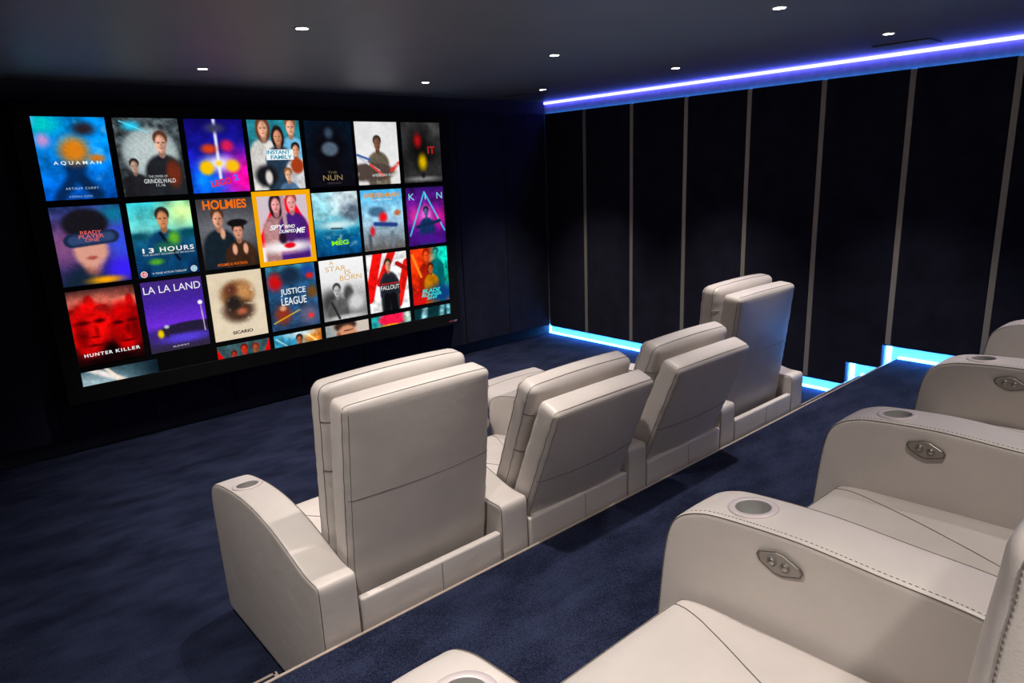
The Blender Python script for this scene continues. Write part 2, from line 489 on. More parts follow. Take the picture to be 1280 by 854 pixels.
def build_arm(name, outline, width, cup_y, stitched):
    top = catmull(outline, 8)
    yr = outline[-1][0]
    rear = [Vector((yr - 0.004, outline[-1][1] - 0.012)), Vector((yr - 0.004, 0.3)), Vector((yr, 0.016))]
    n_top = len(top)
    poly = resample([tuple(p) for p in top] + [tuple(p) for p in rear], 0.01)
    poly = smooth_closed(poly, 4)
    n = len(poly)
    nor = []
    for i in range(n):
        t = poly[(i + 1) % n] - poly[i - 1]
        nor.append(Vector((t.y, -t.x)).normalized())
    ctr = Vector((sum(p.x for p in poly) / n, sum(p.y for p in poly) / n))
    if (poly[n // 3] - ctr).dot(nor[n // 3]) < 0:
        nor = [-v for v in nor]
    # z of the top surface at cup_y, and its slope
    def top_at(y):
        best = None
        for a, b_ in zip(top, top[1:]):
            if (a.x - y) * (b_.x - y) <= 0 and a.x != b_.x and a.y > 0.4:
                k = (y - a.x) / (b_.x - a.x)
                best = (a.y + k * (b_.y - a.y), (b_.y - a.y) / (b_.x - a.x))
        return best
    bm = bmesh.new()
    r, w2, bul = 0.012, width / 2, 0.0022
    rings = []
    def ring(x, inset=0.0, sc=1.0):
        vs = []
        for p, nn in zip(poly, nor):
            q = p - nn * inset
            q = ctr + (q - ctr) * sc
            vs.append(bm.verts.new((x, q.x, q.y)))
        rings.append(vs)
    side = []
    for sc in (0.02, 0.2, 0.45, 0.7, 0.88, 0.97):
        side.append((-w2, r, sc))
    for k in range(0, 5):
        a = PI / 2 * k / 4
        side.append((-(w2 - r + r * math.cos(a)), r - r * math.sin(a), 1.0))
    side.append((-(w2 - r) * 0.5, -0.001, 1.0)); side.append((0, -0.0015, 1.0))
    full = side + [(-x, i, s) for x, i, s in reversed(side[:-1])]
    for x, i, s in full:
        ring(x, i, s)
    ya, yb, za, zb_ = min(p.x for p in poly), max(p.x for p in poly), min(p.y for p in poly), max(p.y for p in poly)
    for vs in rings:
        for v in vs:
            if abs(v.co.x) > w2 - 1e-4:
                a_ = (v.co.y - ya) / (yb - ya) * 2 - 1
                c_ = (v.co.z - za) / (zb_ - za) * 2 - 1
                v.co.x += math.copysign(bul * (1 - a_ * a_) * (1 - c_ * c_), v.co.x)
    for A, B in zip(rings, rings[1:]):
        for k in range(n):
            bm.faces.new((A[k], A[(k + 1) % n], B[(k + 1) % n], B[k]))
    bm.faces.new(rings[0]); bm.faces.new(list(reversed(rings[-1])))
    bmesh.ops.recalc_face_normals(bm, faces=bm.faces)
    # piping along both upper edges and down the rear corner
    i0 = min(range(n), key=lambda i: (poly[i] - Vector(outline[2])).length)
    rr = r * 0.32
    for sx in (-1, 1):
        pts = []
        for i in range(0, n):
            p = poly[i]
            if p.y < 0.03 and p.x > yr / 2:
                continue
            q = p - nor[i] * (r - r * math.sin(PI / 4) - 0.0006)
            pts.append((sx * (w2 - r + r * math.cos(PI / 4) + 0.0006), q.x, q.y))
        tube(bm, pts[: n - 3 : 2], 0.0013, 1)
        if stitched and sx < 0:
            for i in range(6, len(pts) - 12, 2):
                a, b_ = Vector(pts[i]), Vector(pts[i + 2])
                if pts[i][2] < 0.5:
                    continue
                m = max(1, int((b_ - a).length / 0.0075))
                for k in range(m):
                    c = a.lerp(b_, (k + 0.2) / m); e = a.lerp(b_, (k + 0.75) / m)
                    off = Vector((-sx * 0.011, 0, 0.0035))
                    tube(bm, [c + off, e + off], 0.0008, 1, 4)
    z, sl = top_at(cup_y)
    arm = mesh_obj(name, bm, [M_LEATHER, M_SEAM])
    # a real hole for the cup
    M = Matrix.Translation((0, cup_y, z)) @ Matrix.Rotation(math.atan(sl), 4, 'X')
    cb = bmesh.new()
    bmesh.ops.create_cone(cb, cap_ends=True, segments=40, radius1=0.0415, radius2=0.0415, depth=0.2)
    cut = mesh_obj('cutter', cb, M_LEATHER)
    cut.matrix_world = M
    md = arm.modifiers.new('b', 'BOOLEAN')
    md.operation = 'DIFFERENCE'; md.object = cut; md.solver = 'EXACT'
    bpy.context.view_layer.update()
    me = bpy.data.meshes.new_from_object(arm.evaluated_get(bpy.context.evaluated_depsgraph_get()))
    for p in me.polygons:
        p.use_smooth = True
    bpy.data.objects.remove(arm); bpy.data.objects.remove(cut)
    me.name = name
    # cup holder
    bm = bmesh.new()
    M2 = Matrix.Translation((0, cup_y, z + 0.0015)) @ Matrix.Rotation(math.atan(sl), 4, 'X')
    lathe(bm, [(0.0545, -0.003), (0.0545, 0.001), (0.053, 0.0028), (0.040, 0.0030), (0.0385, 0.0018)], 48, 0, M2)
    lathe(bm, [(0.0385, 0.0018), (0.0375, -0.004), (0.036, -0.075), (0.033, -0.078), (0.0, -0.078)], 48, 1, M2)
    bmesh.ops.recalc_face_normals(bm, faces=bm.faces)
    cup = bpy.data.meshes.new('cup_holder')
    for f in bm.faces:
        if False:
            pass
    bm.to_mesh(cup); bm.free()
    cup.materials.append(M_RING); cup.materials.append(M_CUP)
    for p in cup.polygons:
        p.use_smooth = True
    return me, cup

def control_meshes():
    """hexagonal two-button plate lying in the y-z plane, facing -x; long axis dips towards the back."""
    out = [(0.047, 0.006), (0.040, 0.014), (0.008, 0.0235), (-0.002, 0.0235), (-0.040, 0.006), (-0.047, -0.002), (-0.044, -0.012),
           (-0.010, -0.0225), (0.0, -0.0225), (0.040, -0.006)]
    out = [(a, b_) for a, b_ in [(0.046, 0.002), (0.043, 0.010), (0.008, 0.023), (-0.008, 0.023), (-0.040, 0.009), (-0.046, 0.0), (-0.043, -0.010),
           (-0.008, -0.023), (0.008, -0.023), (0.040, -0.009)]]
    bm = bmesh.new()
    lv = []
    for x, s in ((0.0, 1.10), (-0.0035, 1.10), (-0.0030, 1.02), (-0.005, 0.95), (-0.005, 0.5)):
        lv.append([bm.verts.new((x, a * s, b_ * s)) for a, b_ in out])
    n = len(out)
    for li, (A, B) in enumerate(zip(lv, lv[1:])):
        for k in range(n):
            f = bm.faces.new((A[k], A[(k + 1) % n], B[(k + 1) % n], B[k]))
            f.material_index = 1 if li <= 1 else 0
    bm.faces.new(lv[-1])
    bmesh.ops.recalc_face_normals(bm, faces=bm.faces)
    plate = bpy.data.meshes.new('control_panel'); bm.to_mesh(plate); bm.free()
    plate.materials.append(M_PLATE); plate.materials.append(M_SEAM)
    bm = bmesh.new()
    M = Matrix.Rotation(-PI / 2, 4, 'Y')
    lathe(bm, [(0.0112, 0.004), (0.0112, 0.0065), (0.0095, 0.0075), (0.0085, 0.006)], 24, 1, M)
    lathe(bm, [(0.0085, 0.006), (0.0080, 0.0085), (0.006, 0.0098), (0.0, 0.0102)], 24, 0, M)
    but = bpy.data.meshes.new('button'); bm.to_mesh(but); bm.free()
    but.materials.append(M_BUTTON); but.materials.append(M_PLATE)
    for m in (but,):
        for p in m.polygons:
            p.use_smooth = True
    return plate, but
PLATE_ME, BUTTON_ME = control_meshes()

def mesh_of(name, build, mats):
    bm = bmesh.new()
    build(bm)
    bmesh.ops.recalc_face_normals(bm, faces=bm.faces)
    me = bpy.data.meshes.new(name)
    bm.to_mesh(me); bm.free()
    for m in mats:
        me.materials.append(m)
    for p in me.polygons:
        p.use_smooth = True
    return me

LS = [M_LEATHER, M_SEAM]

def tilt_post(center, ang, extra=None):
    """cushion built around the origin -> placed with its centre at `center` (y, z), leaning back by ang."""
    ca, sa = math.cos(ang), math.sin(ang)
    def f(p):
        q = Vector(p)
        if extra:
            q = extra(q)
        return Vector((q.x, center[0] + q.y * ca - q.z * sa, center[1] + q.y * sa + q.z * ca))
    return f

def recline(me, name):
    """the same backrest laid back: rotated 15.7 degrees and slid down and back"""
    c = me.copy(); c.name = name
    a = math.radians(15.7)
    A, B = Vector((0, -0.86, 1.045)), Vector((0, -1.020, 0.885))
    c.transform(Matrix.Translation(B) @ Matrix.Rotation(a, 4, 'X') @ Matrix.Translation(-A))
    return c

def make_meshes(sw, arm_w, outline, cup_y, depth, by, stitched):
    """sw = clear width between arms, by = extra setback of the backrest"""
    D = {}
    D['armrest'], D['cup_holder'] = build_arm('armrest', outline, arm_w, cup_y, stitched)
    # --- back shell: upright, leaning 6.5 degrees
    H, T = 0.70, 0.098
    W = sw - 0.024
    def wr(q):  # little gathers along the sides, gentle taper in to the seat
        k = abs(q.x) / (W / 2)
        g = (0.0004 if stitched else 0.0016) * max(0, k - 0.8) / 0.2 * math.sin(q.z * 95 + 3 * math.sin(q.z * 17))
        q.y += g
        q.x *= 1.0 + 0.012 * math.sin((q.z / H + 0.5) * PI)
        return q
    ang = -math.radians(6.5)
    cs = Cushion(W, T, H, 0.023, (0.0, 0.018, 0.008), tilt_post((-0.823 + by, 0.702), -ang, wr))
    def shell(bm):
        cs.build(bm, (14, 4, 40))
        x, y, z = W / 2, -T / 2, H / 2
        yy = y + 0.013
        cs.seam(bm, [(-x, yy, -z), (-x, yy, z), (x, yy, z), (x, yy, -z)], n=30)
        cs.seam(bm, [(-x + 0.016, y, -z), (-x + 0.016, y, z - 0.012)], 0.0009, n=30)
        cs.seam(bm, [(-x + .004, y, 0.04), (x - .004, y, 0.04)], 0.0012, n=30)
    D['back_shell'] = mesh_of('back_shell', shell, LS)
    # --- front back cushion with head section
    H2, T2 = 0.60, 0.10
    def wr2(q):
        k = abs(q.x) / (W / 2)
        q.y += (0.0004 if stitched else 0.0016) * max(0, k - 0.8) / 0.2 * math.sin(q.z * 80 + 2 * math.sin(q.z * 23))
        return q
    cf = Cushion(W + 0.006, T2, H2, 0.034, (0.0, 0.016, 0.012), tilt_post((-0.715 + by, 0.782), math.radians(4.5), wr2))
    def fcush(bm):
        cf.build(bm, (14, 4, 36))
        x, y, z = (W + 0.006) / 2, T2 / 2, H2 / 2
        for yy in ((-y + 0.026,) if stitched else (-y + 0.026, y - 0.020)):
            cf.seam(bm, [(-x, yy, -z), (-x, yy, z), (x, yy, z), (x, yy, -z)], n=30)
        for zz in (0.185, 0.02):
            for sx in (-1, 1):
                cf.seam(bm, [(sx * x, -y + 0.026, zz), (sx * x, -y, zz), (sx * (x - 0.03), -y, zz)], 0.002, n=6)
        cf.seam(bm, [(-x + .01, y, 0.02), (x - .01, y, 0.02)], n=24)
        if stitched:
            for sx in (-1, 1):
                for k in range(92):
                    zz = -z + 0.02 + k * 0.0062
                    p = [cf.map((sx * x, y - 0.016, zz + t), 0.0004) for t in (0, 0.0032)]
                    tube(bm, p, 0.0011, 1, 4)
    D['back_cushion'] = mesh_of('back_cushion', fcush, LS)
    # --- seat cushion
    f0 = -0.06 if stitched else -0.045
    SD = 0.66
    def crown(q):
        q.z -= 0.05 * max(0.0, (q.y - 0.22) / 0.11) ** 2 * 0.35
        return q
    seat = Cushion(sw - 0.008, SD, 0.15, 0.042, (0.0, 0.010, 0.026), tilt_post((f0 - SD / 2, 0.322), math.radians(-2.0), crown))
    hx, hy, hz = (sw - 0.006) / 2, SD / 2, 0.075
    def fseat(bm):
        seat.build(bm, (24, 26, 4))
        for sx in (-1, 1):
            seat.seam(bm, [(sx * (hx - a), hy - b_, hz) for a, b_ in
                           [(0.058, 0.028), (0.070, 0.07), (0.092, 0.125), (0.13, 0.20), (0.17, 0.275), (0.226, 0.385), (0.268, 0.48), (0.30, 0.56)]], 0.0013, n=8)
        seat.seam(bm, [(-hx, hy - 0.028, hz), (hx, hy - 0.028, hz)], 0.0013, n=40)
    D['seat_cushion'] = mesh_of('seat_cushion', fseat, LS)
    # --- base box with leather rear apron
    def fbase(bm):
        yr = -depth
        c = Cushion(sw - 0.01, 0.030, 0.405, 0.009, (0, 0.0, 0), lambda q: Vector((q.x, yr + 0.016 + q.y, 0.226 + q.z)))
        c.build(bm, (20, 1, 8))
        c.seam(bm, [(0.02, -0.015, -0.2), (0.02, -0.015, 0.195)], 0.0009, n=10)
        box(bm, -sw / 2 + 0.02, sw / 2 - 0.02, yr + 0.06, f0 - 0.08, 0.03, 0.235, 0.01)
        box(bm, -sw / 2 + 0.03, sw / 2 - 0.03, yr + 0.05, f0 - 0.10, 0.0, 0.03, 0, 2, 1)
    D['base'] = mesh_of('base', fbase, LS)
    # --- leg rest, stowed and raised
    def stow(bm):
        c = Cushion(sw - 0.012, 0.07, 0.20, 0.022, (0, 0.012, 0), lambda q: Vector((q.x, f0 - 0.045 + q.y, 0.135 + q.z)))
        c.build(bm, (16, 3, 8))
    D['leg_rest_stowed'] = mesh_of('leg_rest', stow, LS)
    def raised(bm):
        def rp(q):
            a = math.radians(5)
            return Vector((q.x, 0.195 + q.y * math.cos(a) - q.z * math.sin(a), 0.435 + q.y * math.sin(a) + q.z * math.cos(a)))
        c = Cushion(sw - 0.012, 0.43, 0.085, 0.038, (0, 0.03, 0.022), rp)
        c.build(bm, (20, 18, 3))
        h = 0.0425
        for yy in (-0.06, 0.09):
            c.seam(bm, [(-sw / 2 + .03, yy, h), (sw / 2 - .03, yy, h)], 0.0012, n=24)
        # scissor arms beneath
        for sx in (-1, 1):
            tube(bm, [(sx * 0.2, -0.12, 0.25), (sx * 0.2, 0.03, 0.36), (sx * 0.2, 0.22, 0.41)], 0.010, 2)
    D['leg_rest_raised'] = mesh_of('leg_rest', raised, LS + [M_BLACK])
    D['back_shell_r'] = recline(D['back_shell'], 'back_shell')
    D['back_cushion_r'] = recline(D['back_cushion'], 'back_cushion')
    return D

def recliner(D, label, group, xc, yfront, zfloor, pitch, arm_w, reclined, left_arm, ctrl_y):
    t = thing('cinema_recliner', label, 'recliner', (xc, yfront, zfloor), group)
    def part(name, key, loc=(0, 0, 0), lab=None, par=None):
        o = from_mesh(name, D[key], par or t)
        o.location = loc
        if lab:
            o['label'] = lab
        return o
    part('base', 'base')
    part('seat_cushion', 'seat_cushion')
    part('back_shell', 'back_shell_r' if reclined else 'back_shell')
    part('back_cushion', 'back_cushion_r' if reclined else 'back_cushion')
    part('leg_rest', 'leg_rest_raised' if reclined else 'leg_rest_stowed')
    for sx in ((-1, 1) if left_arm else (1,)):
        part('armrest', 'armrest', (sx * pitch / 2, 0, 0))
        part('cup_holder', 'cup_holder', (sx * pitch / 2, 0, 0), 'round metal cup holder')
    p = from_mesh('control_panel', PLATE_ME, t)
    p['label'] = 'hexagonal metal control plate'
    p.location = (pitch / 2 - arm_w / 2 - 0.0045, ctrl_y, 0.550)
    p.rotation_euler = (math.radians(2), 0, 0)
    for dy in (0.0145, -0.0145):
        b_ = from_mesh('button', BUTTON_ME, p)
        b_.location = (0, dy, 0.001 if dy > 0 else -0.001)
    return t

FP, FA = 0.7025, 0.128
DF = make_meshes(FP - FA, FA, ARM_FRONT, -0.234, 0.918, 0.0, False)
fx0 = -4.111
f_labels = ['upright cream leather recliner at the left end of the front row',
            'laid-back cream recliner second from left in the front row',
            'laid-back cream recliner third from left in the front row',
            'upright cream recliner with blue glow on its back, right end of front row']
for i in range(4):
    recliner(DF, f_labels[i], 'front row of cream leather recliners', fx0 + FP * (i + 0.5), -2.40, 0.0, FP, FA, i in (1, 2), i == 0, -0.30)

BP, BA = 0.8135, 0.160
DB = make_meshes(BP - BA, BA, ARM_BACK, -0.192, 0.99, -0.102, True)
bx0 = -4.39
b_labels = ['cream leather recliner closest to the camera, cut by the bottom edge',
            'cream leather recliner second from the camera in the back row',
            'cream leather recliner third from the camera in the back row',
            'cream leather recliner at the far end of the back row, by the right edge']
for i in range(4):
    recliner(DB, b_labels[i], 'back row of cream leather recliners', bx0 + BP * (i + 0.5), -4.14, PLAT_Z, BP, BA, False, i == 0, -0.302)

# ------------------------------------------------------------------ screen
SX0, SX1, SZ0, SZ1, SY = -4.2116, -1.3186, 0.4548, 2.0958, -0.08
SW, SH = SX1 - SX0, SZ1 - SZ0
scr = thing('projection_screen', 'large wall screen showing a grid of bright film posters on the front wall', 'screen', ((SX0 + SX1) / 2, SY, SZ0))
OX, OY, OZ = (SX0 + SX1) / 2, SY, SZ0

def P(u, v, d=0.0):     # screen coordinates -> local point (v runs downwards)
    return Vector((SX0 + u * SW - OX, -d, SZ1 - v * SH - OZ))

bm = bmesh.new()
fw = 0.098
for (x0, x1, z0, z1) in ((SX0 - fw, SX1 + fw, SZ1, SZ1 + 0.075), (SX0 - fw, SX1 + fw, SZ0 - 0.108, SZ0), (SX0 - fw, SX0, SZ0, SZ1), (SX1, SX1 + fw, SZ0, SZ1)):
    box(bm, x0 - OX, x1 - OX, -0.012, 0.075, z0 - OZ, z1 - OZ, 0.004)
mesh_obj('frame', bm, M_FRAME, scr, smooth=False)
bm = bmesh.new()
box(bm, SX0 - OX, SX1 - OX, 0.001, 0.05, 0, SH)
mesh_obj('screen_surface', bm, M_SCREENBLACK, scr, smooth=False)

def poster_mat():
    m, nt, b = new_mat('lit_screen_picture')
    nt.nodes.remove(b)
    at = nt.nodes.new('ShaderNodeVertexColor')
    at.layer_name = 'Col'
    e = nd(nt, 'ShaderNodeEmission', Strength=1.0)
    nt.links.new(at.outputs['Color'], e.inputs['Color'])
    nt.links.new(e.outputs[0], nt.nodes['Material Output'].inputs['Surface'])
    return m
M_POSTER = poster_mat()
_em = {}
def screen_ink(c):
    if c not in _em:
        _em[c] = emit('screen_ink', lin(c), 1.0)
    return _em[c]

def hsh(i, j, s):
    n = (i * 374761393 + j * 668265263 + s * 982451653) & 0xffffffff
    n = ((n ^ (n >> 13)) * 1274126177) & 0xffffffff
    return ((n ^ (n >> 16)) & 0xffff) / 65535.0
def vnoise(x, y, s):
    i, j = math.floor(x), math.floor(y)
    a, b_ = x - i, y - j
    a, b_ = a * a * (3 - 2 * a), b_ * b_ * (3 - 2 * b_)
    return (hsh(i, j, s) * (1 - a) + hsh(i + 1, j, s) * a) * (1 - b_) + (hsh(i, j + 1, s) * (1 - a) + hsh(i + 1, j + 1, s) * a) * b_
def fb(x, y, s):
    return 0.55 * vnoise(x, y, s) + 0.3 * vnoise(2.1 * x, 2.1 * y, s + 5) + 0.15 * vnoise(4.3 * x, 4.3 * y, s + 9)

def sstep(a, b_, x):
    if a == b_:
        return 1.0 if x > a else 0.0
    t = max(0.0, min(1.0, (x - a) / (b_ - a)))
    return t * t * (3 - 2 * t)

def paint(ops, u, v, seed):
    c = [0, 0, 0]
    for op in ops:
        k = op[0]
        if k == 'g':                       # vertical gradient through colour stops
            st = op[1]
            for (p0, c0), (p1, c1) in zip(st, st[1:]):
                if v <= p1 or p1 == st[-1][0]:
                    t = max(0, min(1, (v - p0) / (p1 - p0)))
                    c = [c0[i] + (c1[i] - c0[i]) * t for i in range(3)]
                    break
            continue
        if k == 'n':                       # mottling
            m = 1 + op[1] * (fb(u * op[2], v * op[2] * 1.4, seed) - 0.5) * 2
            c = [x * m for x in c]
            continue
        if k == 'c':                       # cloud of one colour
            a = 0.8 * sstep(op[3] - 0.06, op[3] + 0.3, fb(u * op[2] + 9, v * op[2] * 1.4, seed + op[4]))
            col = op[1]
        elif k == 'e':                     # soft ellipse
            _, x, y, rx, ry, col, so = op
            d = math.hypot((u - x) / rx, (v - y) / ry)
            a = 1 - sstep(1 - so, 1 + so * 0.4, d)
        elif k == 'l':                     # band between two points
            _, x0, y0, x1, y1, w, col, so = op
            dx, dy = x1 - x0, (y1 - y0) * 1.4
            L2 = dx * dx + dy * dy
            t = max(0, min(1, ((u - x0) * dx + (v - y0) * 1.4 * dy) / L2))
            d = math.hypot(u - x0 - t * dx, (v - y0) * 1.4 - t * dy) / w
            a = 1 - sstep(1 - so, 1 + so * 0.4, d)
        elif k == 'p':                     # person-like bust: head + shoulders of plain shapes
            _, x, y, s, hair, skin, coat = op[:7]
            lng = len(op) > 7
            col = None
            d2 = max(abs((u - x) / (1.55 * s)) ** 2.4 + max(0, (y + 1.25 * s - v) / (0.45 * s)) ** 2.0, 0)
            if v > y + 0.75 * s:
                w_ = 1 - sstep(0.82, 1.08, math.hypot((u - x) / (1.6 * s), min(0, (v - (y + 2.1 * s)) / (1.35 * s))))
                c = [c[i] + (coat[i] * (0.75 + 0.5 * fb(u * 9, v * 9, seed)) - c[i]) * w_ for i in range(3)]
            a1 = 1 - sstep(0.85, 1.08, math.hypot((u - x) / ((0.72 if lng else 0.60) * s), (v - (y + (0.15 if lng else -0.22) * s)) / ((1.0 if lng else 0.52) * s)))
            c = [c[i] + (hair[i] - c[i]) * a1 for i in range(3)]
            if v > y + 0.4 * s and coat:
                an = 1 - sstep(0.8, 1.1, math.hypot((u - x) / (0.3 * s), (v - (y + 0.7 * s)) / (0.4 * s)))
                c = [c[i] + (skin[i] * 0.7 - c[i]) * an for i in range(3)]
            a2 = 1 - sstep(0.75, 1.15, math.hypot((u - x) / (0.46 * s), (v - (y + 0.14 * s)) / (0.60 * s)))
            du, dv = (u - x) / s, (v - y) / s
            sh = 0.82 + 0.28 * sstep(-0.5, 0.4, -du)
            for ex, ey, rx, ry, k_ in ((-0.19, 0.06, 0.12, 0.06, 0.55), (0.19, 0.06, 0.12, 0.06, 0.55), (0.0, 0.43, 0.15, 0.05, 0.4), (0.05, 0.24, 0.07, 0.1, 0.2)):
                sh *= 1 - k_ * (1 - sstep(0.5, 1.3, math.hypot((du - ex) / rx, (dv - ey) / ry)))
            sh *= 0.85 + 0.3 * fb(u * 14, v * 14, seed)
            c = [c[i] + (min(1, skin[i] * sh) - c[i]) * a2 for i in range(3)]
            continue
        c = [c[i] + (col[i] - c[i]) * a for i in range(3)]
    return c

def tile(u0, v0, u1, v1, ops, seed, label, vmax=None):
    """picture drawn for the full poster box (u0..u1, v0..vmax) and shown down to v1"""
    W_, H_ = u1 - u0, (vmax or v1) - v0
    nx = 72
    ny = max(6, int(round(nx * (v1 - v0) * SH / (W_ * SW))))
    me = bpy.data.meshes.new('poster_tile')
    vs, fs, cs = [], [], []
    for j in range(ny + 1):
        for i in range(nx + 1):
            u, v = i / nx, j / ny
            vs.append(P(u0 + u * W_, v0 + v * (v1 - v0), 0.002))
            c = paint(ops, u, v * (v1 - v0) / H_, seed)
            cs.append(tuple(max(0, min(1, x)) for x in c))
    for j in range(ny):
        for i in range(nx):
            a = j * (nx + 1) + i
            fs.append((a, a + nx + 1, a + nx + 2, a + 1))
    me.from_pydata([tuple(v) for v in vs], [], fs)
    at = me.color_attributes.new('Col', 'FLOAT_COLOR', 'POINT')
    for i, c in enumerate(cs):
        tx_ = 0.86 + 0.28 * fb((i % (nx + 1)) * 0.6, (i // (nx + 1)) * 0.6, seed + 40)
        c = [x * (tx_ if max(c) < 0.8 else 0.75 + 0.25 * tx_) for x in c]
        g_ = 0.3 * c[0] + 0.59 * c[1] + 0.11 * c[2]
        c = [max(0, min(1, g_ + (x - g_) * 1.25)) for x in c]
        l = lin([x * 255 for x in c])
        at.data[i].color = (*l, 1)
    me.materials.append(M_POSTER)
    o = from_mesh('poster_tile', me, scr)
    o['label'] = label
    return o

def words(parent, txt, u, v, width, height, col, shear=0.0, bold=0.0, name='title', spacing=1.0, rot=0.0, d=0.0045):
    """lettering fitted into width x height (fractions of the screen), centred on (u, v)"""
    cu = bpy.data.curves.new('t', 'FONT')
    cu.body = txt
    cu.size = 1.0
    cu.shear = shear
    cu.offset = bold
    cu.space_character = spacing
    cu.align_x = 'CENTER'
    ob = bpy.data.objects.new('t', cu)
    COL.objects.link(ob)
    bpy.context.view_layer.update()
    me = bpy.data.meshes.new_from_object(ob.evaluated_get(bpy.context.evaluated_depsgraph_get()))
    bpy.data.objects.remove(ob)
    bpy.data.curves.remove(cu)
    xs_ = [v_.co.x for v_ in me.vertices]; ys_ = [v_.co.y for v_ in me.vertices]
    x0, x1, y0, y1 = min(xs_), max(xs_), min(ys_), max(ys_)
    sx, sy = width * SW / (x1 - x0), height * SH / (y1 - y0)
    c = P(u, v, d)
    cr, sr = math.cos(rot), math.sin(rot)
    for v_ in me.vertices:
        a, b_ = (v_.co.x - (x0 + x1) / 2) * sx, (v_.co.y - (y0 + y1) / 2) * sy
        v_.co = Vector((c.x + a * cr - b_ * sr, c.y, c.z + a * sr + b_ * cr))
    me.materials.clear()
    me.materials.append(screen_ink(tuple(col)))
    for p_ in me.polygons:
        p_.material_index = 0
    me.name = name
    return from_mesh(name, me, parent)

def C8(r, g, b_):
    return (r / 255, g / 255, b_ / 255)
CU = [0.0, 0.146, 0.291, 0.435, 0.580, 0.722, 0.868]
CW = 0.132
RV = [0.0, 0.318, 0.630, 0.945]
RH = 0.293
SKIN, SKIN2 = C8(205, 150, 120), C8(170, 120, 95)
DK, BLK = C8(25, 22, 24), C8(8, 8, 10)

T = {}
T[0, 0] = ([('g', [(0, C8(16, 110, 170)), (.4, C8(24, 128, 205)), (1, C8(14, 78, 165))]), ('n', .5, 5), ('e', .12, .08, .3, .16, C8(30, 190, 190), .9),
            ('e', .1, .28, .12, .1, C8(190, 150, 200), .9), ('c', C8(90, 180, 235), 5, .62, 3), ('l', .42, .62, .72, .95, .13, C8(12, 36, 70), .8),
            ('l', .55, .6, .2, .98, .12, C8(12, 40, 80), .8), ('e', .5, .4, .25, .2, C8(205, 130, 45), .7), ('e', .68, .14, .2, .1, C8(40, 32, 40), .8), ('e', .8, .5, .14, .06, C8(190, 120, 50), .8)], 'bright blue poster tile')
T[0, 1] = ([('g', [(0, C8(70, 78, 82)), (1, C8(40, 44, 46))]), ('n', .8, 14), ('e', .5, .44, .46, .34, C8(150, 162, 164), .2), ('e', .5, .44, .42, .31, C8(186, 196, 196), .5),
            ('p', .22, .6, .13, C8(40, 32, 30), C8(180, 150, 135), C8(30, 30, 34)), ('p', .68, .3, .2, C8(84, 54, 40), C8(215, 170, 150), C8(32, 34, 38)),
            ('e', .82, .72, .14, .2, C8(100, 46, 32), .5), ('g2',), ('e', .26, .1, .16, .07, C8(60, 200, 235), .95), ('l', .1, .04, .5, .18, .012, C8(120, 225, 250), .9)], 'grey poster tile')
T[0, 2] = ([('g', [(0, C8(18, 12, 88)), (.5, C8(26, 30, 150)), (1, C8(28, 70, 205))]), ('e', .95, .8, .55, .42, C8(232, 30, 160), .9), ('e', .25, .85, .35, .25, C8(28, 120, 235), .9), ('n', .3, 6),
            ('l', .5, .0, .5, .8, .035, C8(235, 235, 255), .9), ('e', .5, .6, .34, .13, C8(240, 240, 255), 1.0), ('e', .28, .66, .14, .11, C8(240, 196, 40), .5), ('e', .74, .64, .14, .10, C8(238, 190, 50), .5),
            ('e', .36, .4, .16, .08, C8(190, 70, 40), .7), ('e', .68, .36, .14, .1, C8(190, 40, 90), .7), ('e', .5, .12, .2, .08, C8(60, 60, 90), .8), ('e', .5, .6, .07, .05, C8(250, 214, 80), .8)], 'blue and magenta poster tile')
T[0, 3] = ([('g', [(0, C8(50, 128, 140)), (1, C8(44, 96, 108))]), ('n', .3, 8), ('p', .82, .08, .19, C8(120, 84, 60), C8(222, 170, 145), C8(120, 180, 210)), ('p', .28, .1, .2, C8(92, 60, 44), C8(225, 175, 150), C8(215, 212, 208), 1),
            ('p', .55, .22, .18, C8(30, 24, 26), C8(206, 150, 122), C8(40, 56, 72), 1), ('p', .88, .42, .15, C8(26, 22, 24), C8(214, 160, 130), C8(210, 210, 214)),
            ('e', .88, .66, .14, .13, C8(150, 66, 36), .3), ('e', .26, .8, .24, .18, C8(22, 22, 26), .4), ('e', .3, .82, .08, .12, C8(220, 214, 210), .5), ('p', .68, .78, .14, C8(140, 96, 60), C8(226, 180, 150), C8(90, 120, 150))], 'teal poster tile with a family of five')
T[0, 4] = ([('g', [(0, C8(8, 20, 34)), (.5, C8(12, 18, 28)), (1, C8(14, 12, 18))]), ('e', .5, .45, .46, .5, C8(10, 9, 14), .7), ('n', .4, 6), ('e', .5, .18, .11, .1, C8(58, 72, 88), .8), ('e', .5, .42, .2, .12, C8(84, 98, 112), .4)], 'nearly black poster tile')
T[0, 5] = ([('g', [(0, C8(224, 224, 224)), (.5, C8(234, 234, 234)), (1, C8(226, 224, 222))]), ('n', .06, 4), ('p', .5, .33, .17, C8(62, 48, 42), C8(120, 88, 72), C8(98, 90, 78)), ('e', .3, .8, .62, .16, C8(78, 66, 62), .25),
            ('l', .05, .56, .5, .78, .03, C8(200, 205, 215), .5), ('l', .02, .52, .3, .6, .03, C8(70, 96, 150), .5), ('l', .3, .68, .6, .86, .03, C8(196, 70, 60), .5), ('l', .8, .78, 1.0, .66, .05, C8(186, 60, 54), .6), ('c', C8(235, 235, 235), 6, .66, 4)], 'pale grey poster tile')
